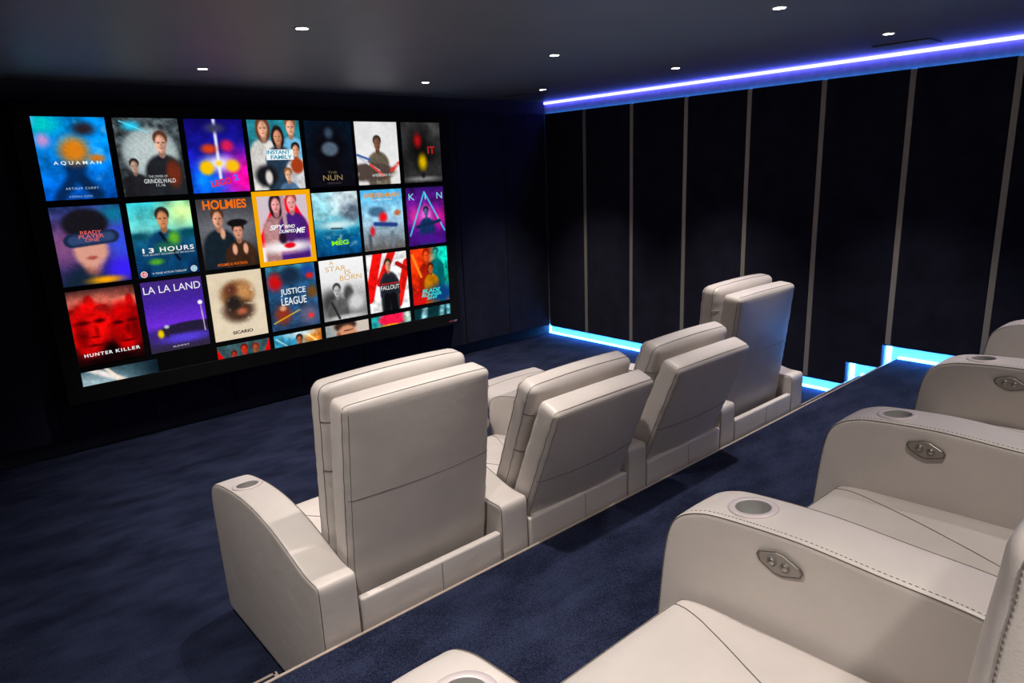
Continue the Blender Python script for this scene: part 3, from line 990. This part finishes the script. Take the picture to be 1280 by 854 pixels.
T[0, 6] = ([('g', [(0, C8(52, 52, 52)), (.5, C8(34, 34, 34)), (1, C8(44, 44, 44))]), ('n', .6, 5), ('e', .45, .4, .35, .42, C8(12, 12, 12), .9), ('e', .4, .3, .12, .14, C8(150, 24, 30), .9), ('e', .5, .66, .13, .16, C8(205, 172, 30), .8),
            ('e', .5, .94, .5, .05, C8(130, 130, 130), .9), ('e', .5, .88, .06, .06, C8(24, 24, 30), .7)], 'dark charcoal poster tile')
T[1, 0] = ([('g', [(0, C8(40, 52, 96)), (.5, C8(90, 62, 120)), (1, C8(30, 30, 70))]), ('n', .6, 6), ('e', .95, .5, .3, .4, C8(60, 80, 200), .9), ('e', .1, .5, .25, .3, C8(120, 80, 120), .9), ('e', .9, .12, .3, .15, C8(30, 110, 140), .9),
            ('e', .5, 1.0, .62, .3, C8(24, 36, 52), .4), ('e', .48, .72, .17, .2, C8(150, 100, 92), .5), ('e', .48, .56, .27, .26, C8(208, 158, 142), .3), ('e', .46, .22, .36, .2, C8(24, 22, 28), .25), ('e', .48, .66, .09, .03, C8(160, 84, 80), .6),
            ('l', .24, .43, .8, .40, .13, C8(28, 40, 66), .2), ('l', .26, .43, .78, .40, .09, C8(52, 70, 104), .5), ('e', .9, .84, .34, .2, C8(60, 40, 210), .8), ('e', .62, .96, .3, .06, C8(240, 170, 40), .9)], 'purple poster tile with a visored face')
T[1, 1] = ([('g', [(0, C8(74, 190, 200)), (.35, C8(120, 200, 196)), (.5, C8(30, 90, 120)), (1, C8(10, 36, 74))]), ('e', .86, .14, .42, .26, C8(210, 240, 170), .95), ('n', .25, 5), ('e', .1, .45, .2, .06, C8(20, 70, 84), .7), ('e', .92, .44, .25, .08, C8(16, 70, 84), .7),
            ('p', .52, .21, .2, C8(44, 36, 32), C8(196, 140, 104), C8(20, 62, 96)), ('l', .45, .42, .7, .8, .03, C8(14, 22, 34), .4), ('e', .66, .5, .12, .12, C8(104, 170, 60), .8), ('e', .5, .62, .2, .1, C8(40, 100, 80), .8), ('e', .32, .8, .14, .05, C8(90, 160, 60), .8),], 'teal poster tile with a bearded man')
T[1, 2] = ([('g', [(0, C8(54, 54, 58)), (.4, C8(98, 98, 104)), (1, C8(30, 28, 28))]), ('e', .5, .5, .55, .3, C8(112, 112, 118), .9), ('p', .34, .27, .2, C8(74, 50, 38), C8(214, 160, 136), C8(24, 34, 42)),
            ('p', .68, .46, .19, C8(34, 24, 20), C8(208, 152, 130), C8(56, 38, 28)), ('e', .68, .36, .2, .06, C8(20, 18, 20), .25), ('e', .4, .5, .05, .09, C8(214, 164, 140), .4), ('e', .58, .74, .05, .09, C8(220, 170, 146), .4), ('e', .78, .74, .05, .09, C8(220, 170, 146), .4)], 'grey poster tile with two men in dark coats')
T[1, 3] = ([('g', [(0, C8(206, 196, 204)), (.55, C8(214, 190, 200)), (.72, C8(240, 225, 228)), (1, C8(250, 248, 248))]), ('l', .45, .1, .05, .7, .12, C8(236, 20, 44), .15), ('l', .62, .12, 1.0, .72, .13, C8(238, 20, 44), .15), ('p', .36, .12, .2, C8(40, 24, 30), C8(232, 170, 170), C8(170, 130, 130), 1),
            ('p', .68, .1, .2, C8(150, 70, 60), C8(236, 170, 168), C8(70, 34, 108)), ('e', .5, .8, .7, .12, C8(250, 246, 246), .8), ('l', .5, .0, .52, .5, .05, C8(180, 150, 160), .6), ('e', .44, .66, .1, .1, C8(38, 20, 36), .5), ('e', .6, .64, .12, .1, C8(70, 40, 90), .6), ('e', .56, .78, .13, .05, C8(200, 24, 40), .4)], 'red and white poster tile')
T[1, 4] = ([('g', [(0, C8(170, 214, 226)), (.35, C8(150, 206, 216)), (.55, C8(60, 150, 176)), (.7, C8(18, 88, 126)), (1, C8(16, 66, 108))]), ('e', .8, .14, .5, .28, C8(196, 210, 216), .6), ('e', .86, .34, .3, .2, C8(96, 110, 124), .7), ('n', .3, 8), ('e', .5, .52, .5, .08, C8(214, 236, 238), .9),
            ('l', .36, .57, .6, .58, .02, C8(60, 60, 70), .6), ('c', C8(220, 240, 242), 7, .66, 2)], 'sea blue poster tile')
T[1, 5] = ([('g', [(0, C8(90, 176, 222)), (.4, C8(170, 214, 236)), (.6, C8(160, 184, 200)), (1, C8(98, 94, 92))]), ('n', .25, 9), ('e', .36, .36, .24, .1, C8(70, 104, 128), .5), ('e', .5, .46, .12, .1, C8(206, 34, 44), .6), ('l', .3, .56, .8, .6, .06, C8(40, 62, 120), .6), ('e', .22, .68, .07, .1, C8(190, 40, 50), .7), ('e', .86, .4, .1, .06, C8(180, 100, 60), .8),
            ('l', .15, .75, .15, .95, .05, C8(80, 84, 92), .7), ('l', .7, .72, .7, .95, .06, C8(110, 120, 132), .7)], 'sky blue poster tile')
T[1, 6] = ([('g', [(0, C8(44, 20, 84)), (.4, C8(110, 30, 130)), (1, C8(60, 22, 110))]), ('n', .5, 6), ('e', .2, .5, .2, .2, C8(190, 60, 150), .9), ('e', .85, .55, .2, .2, C8(190, 40, 140), .9), ('l', .48, .08, .05, .82, .02, C8(70, 200, 230), .6), ('l', .48, .08, .98, .78, .02, C8(70, 200, 230), .6),
            ('e', .5, .5, .2, .22, C8(236, 120, 210), .8), ('p', .5, .42, .13, C8(30, 30, 40), C8(90, 100, 140), C8(24, 50, 90)), ('l', .25, .68, .85, .6, .05, C8(22, 40, 70), .5), ('e', .5, .9, .5, .12, C8(70, 24, 120), .8)], 'purple and cyan poster tile')
T[2, 0] = ([('g', [(0, C8(70, 40, 38)), (.16, C8(196, 110, 96)), (.3, C8(150, 30, 28)), (1, C8(24, 4, 6))]), ('l', .0, .27, .5, .25, .06, C8(120, 18, 18), .5), ('e', .3, .16, .08, .1, C8(150, 26, 24), .3), ('e', .9, .2, .07, .1, C8(160, 22, 22), .4),
            ('e', .79, .54, .29, .36, C8(166, 14, 16), .3), ('e', .27, .52, .33, .40, C8(206, 22, 22), .25), ('e', .12, .62, .14, .3, C8(120, 10, 12), .9), ('e', .93, .6, .12, .28, C8(96, 8, 10), .9),
            ('e', .17, .43, .12, .035, C8(70, 6, 8), .8), ('e', .41, .42, .11, .035, C8(70, 6, 8), .8), ('e', .68, .48, .1, .03, C8(60, 5, 7), .8), ('e', .90, .47, .1, .03, C8(60, 5, 7), .8),
            ('e', .35, .55, .045, .1, C8(130, 12, 14), .9), ('e', .31, .63, .09, .02, C8(90, 8, 10), .9), ('e', .81, .58, .04, .08, C8(100, 8, 10), .9), ('e', .28, .74, .14, .02, C8(80, 6, 8), .8), ('e', .8, .74, .12, .018, C8(64, 5, 7), .8),
            ('e', .48, .26, .12, .06, C8(150, 26, 24), .8), ('e', .5, .84, .16, .16, C8(14, 3, 4), .8), ('e', .5, 1, .6, .12, C8(16, 4, 5), .6), ('n', .35, 7)], 'red poster tile with two faces')
T[2, 1] = ([('g', [(0, C8(64, 44, 110)), (.3, C8(66, 40, 140)), (.62, C8(104, 52, 190)), (.72, C8(60, 40, 120)), (1, C8(46, 40, 56))]), ('e', .75, .7, .6, .09, C8(36, 30, 52), .2), ('e', .6, .84, .5, .08, C8(84, 66, 190), .8), ('l', .93, .42, .95, .78, .012, C8(190, 170, 200), .5), ('e', .925, .37, .045, .035, C8(255, 250, 250), .4),
            ('e', .2, .74, .06, .07, C8(230, 200, 30), .6), ('e', .3, .72, .05, .09, C8(40, 34, 44), .6), ('e', .31, .65, .05, .03, C8(190, 196, 214), .6)], 'violet poster tile with a street lamp')
T[2, 2] = ([('g', [(0, C8(222, 208, 184)), (1, C8(226, 212, 190))]), ('n', .05, 5), ('e', .5, .34, .34, .24, C8(120, 84, 56), .4), ('e', .64, .32, .2, .2, C8(186, 140, 96), .8), ('e', .5, .58, .34, .2, C8(70, 50, 40), .5), ('e', .42, .46, .16, .14, C8(38, 32, 30), .6), ('e', .4, .26, .13, .1, C8(90, 50, 40), .8), ('e', .56, .6, .12, .06, C8(170, 100, 76), .8),
            ('c', C8(226, 212, 190), 9, .66, 6), ('e', .5, .97, .6, .1, C8(224, 210, 188), .4), ('e', .5, .05, .7, .06, C8(222, 208, 184), .5)], 'cream poster tile with a brown head shape')
T[2, 3] = ([('g', [(0, C8(60, 120, 140)), (.3, C8(44, 84, 120)), (1, C8(40, 60, 86))]), ('n', .5, 6), ('e', .16, .24, .18, .16, C8(176, 26, 30), .7), ('e', .48, .16, .24, .16, C8(28, 42, 62), .6), ('e', .85, .12, .18, .14, C8(34, 70, 130), .7), ('e', .88, .2, .1, .06, C8(200, 40, 40), .8),
            ('e', .9, .46, .13, .12, C8(110, 76, 40), .7), ('e', .25, .76, .2, .18, C8(130, 56, 40), .7), ('e', .26, .66, .08, .05, C8(210, 160, 130), .7), ('e', .78, .82, .24, .18, C8(96, 96, 120), .7), ('e', .82, .84, .07, .05, C8(230, 60, 60), .9), ('l', .05, .88, .6, .72, .012, C8(230, 200, 60), .7)], 'blue poster tile crowded with figures')
T[2, 4] = ([('g', [(0, C8(246, 246, 246)), (.35, C8(236, 236, 236)), (.7, C8(150, 150, 150)), (1, C8(120, 120, 120))]), ('e', .2, .7, .26, .24, C8(60, 60, 60), .7), ('p', .34, .5, .16, C8(60, 60, 60), C8(190, 190, 190), C8(90, 90, 90)), ('e', .6, .6, .13, .18, C8(70, 70, 70), .5), ('e', .76, .74, .22, .16, C8(210, 210, 210), .6), ('e', .5, .98, .6, .06, C8(200, 200, 200), .8), ('l', .2, .7, .35, .98, .03, C8(40, 40, 40), .5)], 'white and grey poster tile')
T[2, 5] = ([('g', [(0, C8(246, 244, 244)), (1, C8(248, 248, 248))]), ('l', .3, -.05, .0, .75, .12, C8(206, 30, 28), .15), ('l', .66, -.05, .3, .5, .1, C8(200, 34, 30), .15), ('l', 1.0, .2, .72, .9, .1, C8(206, 34, 28), .15), ('l', .75, .2, .95, .3, .06, C8(150, 30, 28), .3), ('n', .3, 9), ('p', .52, .2, .15, C8(44, 32, 28), C8(200, 150, 126), C8(40, 42, 50)),
            ('l', .36, .5, .34, .72, .07, C8(38, 40, 48), .3), ('l', .7, .5, .72, .7, .07, C8(38, 40, 48), .3), ('l', .52, .5, .52, .66, .17, C8(30, 32, 38), .25), ('l', .45, .75, .42, 1.0, .09, C8(14, 14, 16), .3), ('l', .6, .75, .62, 1.0, .09, C8(14, 14, 16), .3)], 'white poster tile with red slanted bands')
T[2, 6] = ([('g', [(0, C8(214, 70, 34)), (.5, C8(220, 60, 26)), (1, C8(150, 24, 34))]), ('e', .98, .3, .5, .75, C8(40, 190, 170), .6), ('n', .6, 7), ('p', .42, .12, .16, C8(130, 30, 16), C8(216, 90, 44), C8(150, 36, 20)), ('p', .68, .1, .14, C8(16, 90, 90), C8(60, 150, 140), C8(16, 96, 100)), ('p', .52, .36, .13, C8(60, 24, 20), C8(196, 100, 50), C8(180, 120, 30)), ('e', .75, .85, .5, .2, C8(20, 60, 110), .7), ('e', .2, .9, .3, .15, C8(190, 30, 30), .8), ('l', .05, .1, .25, .5, .04, C8(250, 150, 60), .9)], 'orange and teal poster tile')
T[3, 0] = ([('g', [(0, C8(60, 84, 92)), (.2, C8(120, 146, 154)), (1, C8(120, 146, 154))]), ('e', .0, .2, .5, .2, C8(170, 190, 196), .9), ('l', .12, -.02, .56, .22, .06, C8(226, 220, 216), .7), ('l', .3, -.02, .5, .2, .03, C8(240, 226, 210), .7), ('n', .15, 14), ('e', 1.1, .1, .5, .4, C8(14, 28, 38), .9)], 'strip of a misty grey blue poster tile')
T[3, 2] = ([('g', [(0, C8(62, 88, 92)), (1, C8(50, 66, 70))]), ('n', .4, 9), ('l', -.1, .0, .12, .3, .07, C8(190, 24, 26), .3), ('l', 1.08, -.02, .88, .3, .07, C8(190, 24, 26), .3), ('p', .5, .1, .12, C8(90, 30, 26), C8(196, 60, 40), C8(40, 50, 54)), ('p', .72, .12, .12, C8(120, 40, 30), C8(150, 90, 60), C8(40, 50, 54)), ('p', .3, .16, .1, C8(90, 30, 26), C8(170, 60, 44), C8(40, 50, 54))], 'strip of a dark green poster tile')
T[3, 3] = ([('g', [(0, C8(70, 150, 180)), (1, C8(40, 120, 160))]), ('e', 1.0, .1, .5, .3, C8(220, 140, 70), .6), ('e', .55, .02, .4, .08, C8(190, 210, 214), .9), ('l', .05, .06, .3, .22, .02, C8(190, 240, 250), .7), ('l', .7, .06, .95, .24, .02, C8(250, 220, 150), .7), ('n', .4, 8), ('p', .52, .12, .13, C8(46, 26, 22), C8(160, 96, 70), C8(40, 40, 60))], 'strip of a blue and orange poster tile')
T[3, 4] = ([('g', [(0, C8(206, 196, 186)), (1, C8(200, 188, 176))]), ('e', .0, .15, .3, .3, C8(150, 156, 156), .8), ('e', .45, .04, .28, .11, C8(50, 36, 30), .3), ('e', .48, .18, .24, .16, C8(206, 150, 120), .3), ('e', .28, .2, .06, .08, C8(140, 90, 70), .5), ('l', .42, .13, .62, .12, .015, C8(70, 40, 34), .5)], 'strip of a beige poster tile with a forehead')
T[3, 5] = ([('g', [(0, C8(50, 150, 150)), (1, C8(40, 140, 150))]), ('e', .55, .08, .4, .13, C8(230, 40, 80), .25), ('e', .92, .08, .14, .14, C8(180, 200, 190), .5), ('e', .45, .24, .45, .08, C8(240, 180, 40), .3), ('e', .55, .28, .25, .06, C8(40, 24, 40), .3), ('n', .4, 12)], 'strip of a colourful poster tile')
T[3, 6] = ([('g', [(0, C8(14, 44, 48)), (1, C8(24, 64, 70))]), ('l', .3, .0, .22, .3, .09, C8(150, 196, 204), .8), ('l', .78, .0, .72, .3, .08, C8(130, 186, 196), .8), ('l', .95, .0, .95, .3, .08, C8(120, 180, 190), .8), ('n', .5, 14)], 'strip of a dark teal poster tile')
tiles = {}
for (r, c), (ops, lab) in T.items():
    ops = [o for o in ops if o[0] != 'g2']
    u0, v0 = CU[c], RV[r]
    v1 = 1.0 if r == 3 else v0 + RH
    u1 = u0 + CW
    if (r, c) == (1, 3):
        u0, u1, v0, v1 = 0.4355, 0.5645, 0.3205, 0.604
    if (r, c) == (3, 0):
        u1 = 0.155
    tiles[r, c] = tile(u0, v0, u1, v1, ops, 11 + r * 17 + c * 5, lab, vmax=(v0 + RH) if r == 3 else None)

# orange selection frame
bm = bmesh.new()
for (a, b_, c, d) in ((0.4245, 0.5765, 0.2985, 0.3205), (0.4245, 0.5765, 0.604, 0.626), (0.4245, 0.4355, 0.3205, 0.604), (0.5645, 0.5765, 0.3205, 0.604)):
    p0, p1 = P(a, c), P(b_, d)
    box(bm, p0.x, p1.x, -0.0026, 0.0012, p1.z, p0.z)
o = mesh_obj('highlight_frame', bm, screen_ink((246, 170, 4)), scr, smooth=False)
o['label'] = 'orange highlight frame around one poster'

WH = (240, 240, 240)
def tw(rc, txt, x, y, w, h, col, **k):
    r, c = rc
    words(tiles[rc], txt, CU[c] + x * CW, RV[r] + y * RH, w * CW, h * RH, col, **k)
tw((0, 0), 'AQUAMAN', .52, .555, .66, .05, (235, 245, 250), spacing=1.6, bold=.012)
tw((0, 0), 'ARTHUR CURRY', .52, .865, .46, .028, (170, 205, 230), spacing=1.4)
tw((0, 0), 'COMING SOON', .48, .965, .32, .024, (150, 190, 225), spacing=1.3)
tw((0, 1), 'THE CRIMES OF', .56, .75, .3, .03, (190, 195, 196))
tw((0, 1), 'GRINDELWALD', .58, .81, .5, .055, (225, 228, 228))
tw((0, 1), '11.16', .58, .865, .14, .035, (210, 214, 214))
tw((0, 2), 'LEGO', .5, .86, .36, .09, (236, 40, 44), bold=.03, rot=.16)
tw((0, 2), '2', .77, .8, .09, .09, (70, 110, 240), bold=.03, rot=.16)
bm = bmesh.new()
p0, p1 = P(CU[3] + .29 * CW, RV[0] + .42 * RH, .0035), P(CU[3] + .82 * CW, RV[0] + .57 * RH, .0035)
box(bm, p0.x, p1.x, -0.0036, -0.003, p1.z, p0.z)
mesh_obj('title_panel', bm, screen_ink((238, 244, 246)), tiles[0, 3], smooth=False)
tw((0, 3), 'INSTANT', .53, .458, .46, .058, (30, 150, 176), bold=.03)
tw((0, 3), 'FAMILY', .58, .53, .42, .058, (30, 150, 176), bold=.03)
tw((0, 4), 'THE', .5, .78, .2, .04, (110, 92, 60))
tw((0, 4), 'NUN', .5, .86, .42, .08, (150, 128, 84))
tw((0, 4), 'COMING SOON', .52, .945, .3, .022, (80, 76, 74))
tw((0, 5), 'AMERICAN SNIPER', .63, .85, .62, .045, (215, 212, 210))
tw((0, 6), 'IT', .74, .46, .19, .12, (205, 26, 30), bold=.01)
tw((1, 0), 'READY', .52, .335, .3, .045, (226, 96, 90), bold=.01)
tw((1, 0), 'PLAYER', .52, .385, .36, .045, (226, 96, 90), bold=.01)
tw((1, 0), 'ONE', .52, .432, .2, .04, (226, 96, 90), bold=.01)
tw((1, 1), '13', .215, .64, .18, .065, WH, spacing=1.2, bold=.02)
tw((1, 1), 'HOURS', .68, .64, .56, .065, WH, spacing=1.2, bold=.02)
tw((1, 1), 'THE SECRET SOLDIERS OF BENGHAZI', .54, .70, .84, .022, (190, 205, 215))
tw((1, 1), '"A TENSE ACTION THRILLER"', .5, .955, .58, .026, (210, 220, 226))
for (x, y, col, txt) in ((.09, .955, (226, 60, 76), '15'), (.91, .945, (90, 190, 210), '15')):
    bm = bmesh.new()
    cpt = P(CU[1] + x * CW, RV[1] + y * RH, .0035)
    lathe(bm, [(0.0, 0.0), (0.021, 0.0)], 28, 0, Matrix.Translation(cpt) @ Matrix.Rotation(PI / 2, 4, 'X'))
    mesh_obj('rating_disc', bm, screen_ink((240, 225, 225)), tiles[1, 1], smooth=False)
    bm = bmesh.new()
    lathe(bm, [(0.0, 0.0), (0.0165, 0.0)], 28, 0, Matrix.Translation(cpt + Vector((0, -.0007, 0))) @ Matrix.Rotation(PI / 2, 4, 'X'))
    mesh_obj('rating_disc', bm, screen_ink(col), tiles[1, 1], smooth=False)
    tw((1, 1), txt, x, y, .05, .034, WH, bold=.02, d=.0055)
tw((1, 2), 'HOLMIES', .5, .085, .78, .13, (240, 110, 14), bold=.03)
tw((1, 2), 'HOLMES & WATSON', .5, .945, .54, .04, (236, 104, 20), bold=.01)
tw((1, 3), 'SPY', .33, .475, .3, .075, WH, shear=.3, bold=.03)
tw((1, 3), 'WHO', .59, .475, .2, .055, WH, shear=.3, bold=.03)
tw((1, 3), 'DUMPED', .53, .545, .34, .05, WH, shear=.3, bold=.02)
tw((1, 3), 'ME', .80, .545, .2, .085, WH, shear=.3, bold=.03)
tw((1, 3), 'THEY GOT THIS', .52, .865, .32, .025, (214, 30, 44), bold=.02)
tw((1, 4), 'THE', .5, .745, .08, .03, (150, 236, 30), bold=.02)
tw((1, 4), 'MEG', .52, .805, .38, .075, (140, 236, 20), bold=.04)
tw((1, 5), 'SPIDER-MAN', .5, .09, .84, .075, (222, 150, 30), bold=.03)
tw((1, 5), 'HOMECOMING', .5, .165, .5, .028, (226, 238, 244), shear=.2)
for ch, x in (('K', .14), ('I', .5), ('N', .88)):
    tw((1, 6), ch, x, .155, .15 if ch != 'I' else .03, .11, (120, 220, 236))
tw((2, 0), 'HUNTER', .31, .86, .42, .045, WH, spacing=1.25, bold=.02)
tw((2, 0), 'KILLER', .755, .86, .38, .045, WH, spacing=1.25, bold=.02)
tw((2, 1), 'LA LA LAND', .5, .115, .94, .10, (238, 236, 244))
tw((2, 1), 'SUMMIT', .5, .945, .28, .025, (190, 186, 196))
tw((2, 2), 'SICARIO', .52, .905, .38, .05, (16, 14, 14), bold=.03)
tw((2, 3), 'JUSTICE', .5, .42, .52, .12, (236, 240, 240), bold=.01)
tw((2, 3), 'LEAGUE', .5, .56, .52, .12, (236, 240, 240), bold=.01)
tw((2, 4), 'A', .27, .05, .1, .07, (222, 168, 70))
tw((2, 4), 'STAR', .36, .15, .46, .08, (222, 168, 70))
tw((2, 4), 'IS', .62, .23, .14, .075, (222, 168, 70))
tw((2, 4), 'BORN', .68, .32, .5, .085, (222, 168, 70))
tw((2, 5), 'MISSION: IMPOSSIBLE', .53, .53, .42, .028, (226, 36, 36), bold=.015)
tw((2, 5), 'FALLOUT', .53, .595, .46, .075, (226, 226, 226), bold=.01)
tw((2, 6), 'BLADE', .5, .77, .5, .07, (60, 226, 220), shear=.2, bold=.02)
tw((2, 6), 'RUNNER', .5, .845, .54, .06, (60, 226, 220), shear=.2, bold=.02)
tw((2, 6), '2049', .5, .905, .28, .05, (60, 226, 220), shear=.2, bold=.02)
# small marks on the right of the lower frame
bm = bmesh.new()
for (x0, x1, mi) in ((-1.352, -1.305, 0), (-1.300, -1.262, 1)):
    vs = [bm.verts.new((x - OX + dx, -0.0125, z - OZ)) for x, z, dx in ((x0, 0.375, 0), (x1, 0.375, 0), (x1, 0.390, .008), (x0, 0.390, .012))]
    f = bm.faces.new(vs); f.material_index = mi
o = mesh_obj('badge', bm, [plain('badge_red', (0.35, 0.03, 0.06), .5), plain('badge_grey', (0.32, 0.31, 0.36), .5)], scr, smooth=False)
o['label'] = 'small red and grey maker badge'

# ------------------------------------------------------------------ camera & view
cam = bpy.data.cameras.new('camera')
co = bpy.data.objects.new('camera', cam)
link(co)
R_, U_, F_ = Vector((0.750239, -0.660033, -0.038711)), Vector((0.188392, 0.157283, 0.969418)), Vector((0.633759, 0.734587, -0.242345))
M = Matrix((( R_.x, U_.x, -F_.x, -4.8821), (R_.y, U_.y, -F_.y, -5.0447), (R_.z, U_.z, -F_.z, 1.6882), (0, 0, 0, 1)))
co.matrix_world = M
cam.sensor_fit = 'HORIZONTAL'
cam.sensor_width = 36
cam.lens = 859.3566 / 1280 * 36
cam.clip_start = 0.02
S.camera = co

w = bpy.data.worlds.new('world')
w.use_nodes = True
w.node_tree.nodes['Background'].inputs[0].default_value = (0.01, 0.01, 0.013, 1)
w.node_tree.nodes['Background'].inputs[1].default_value = 0.2
S.world = w

S.view_settings.view_transform = 'Standard'
S.view_settings.look = 'None'
S.view_settings.gamma = 1.0
S.view_settings.use_curve_mapping = False
S.view_settings.exposure = 0.0
S.cycles.use_denoising = True
S.cycles.max_bounces = 8
S.cycles.sample_clamp_indirect = 4.0
S.cycles.use_adaptive_sampling = False
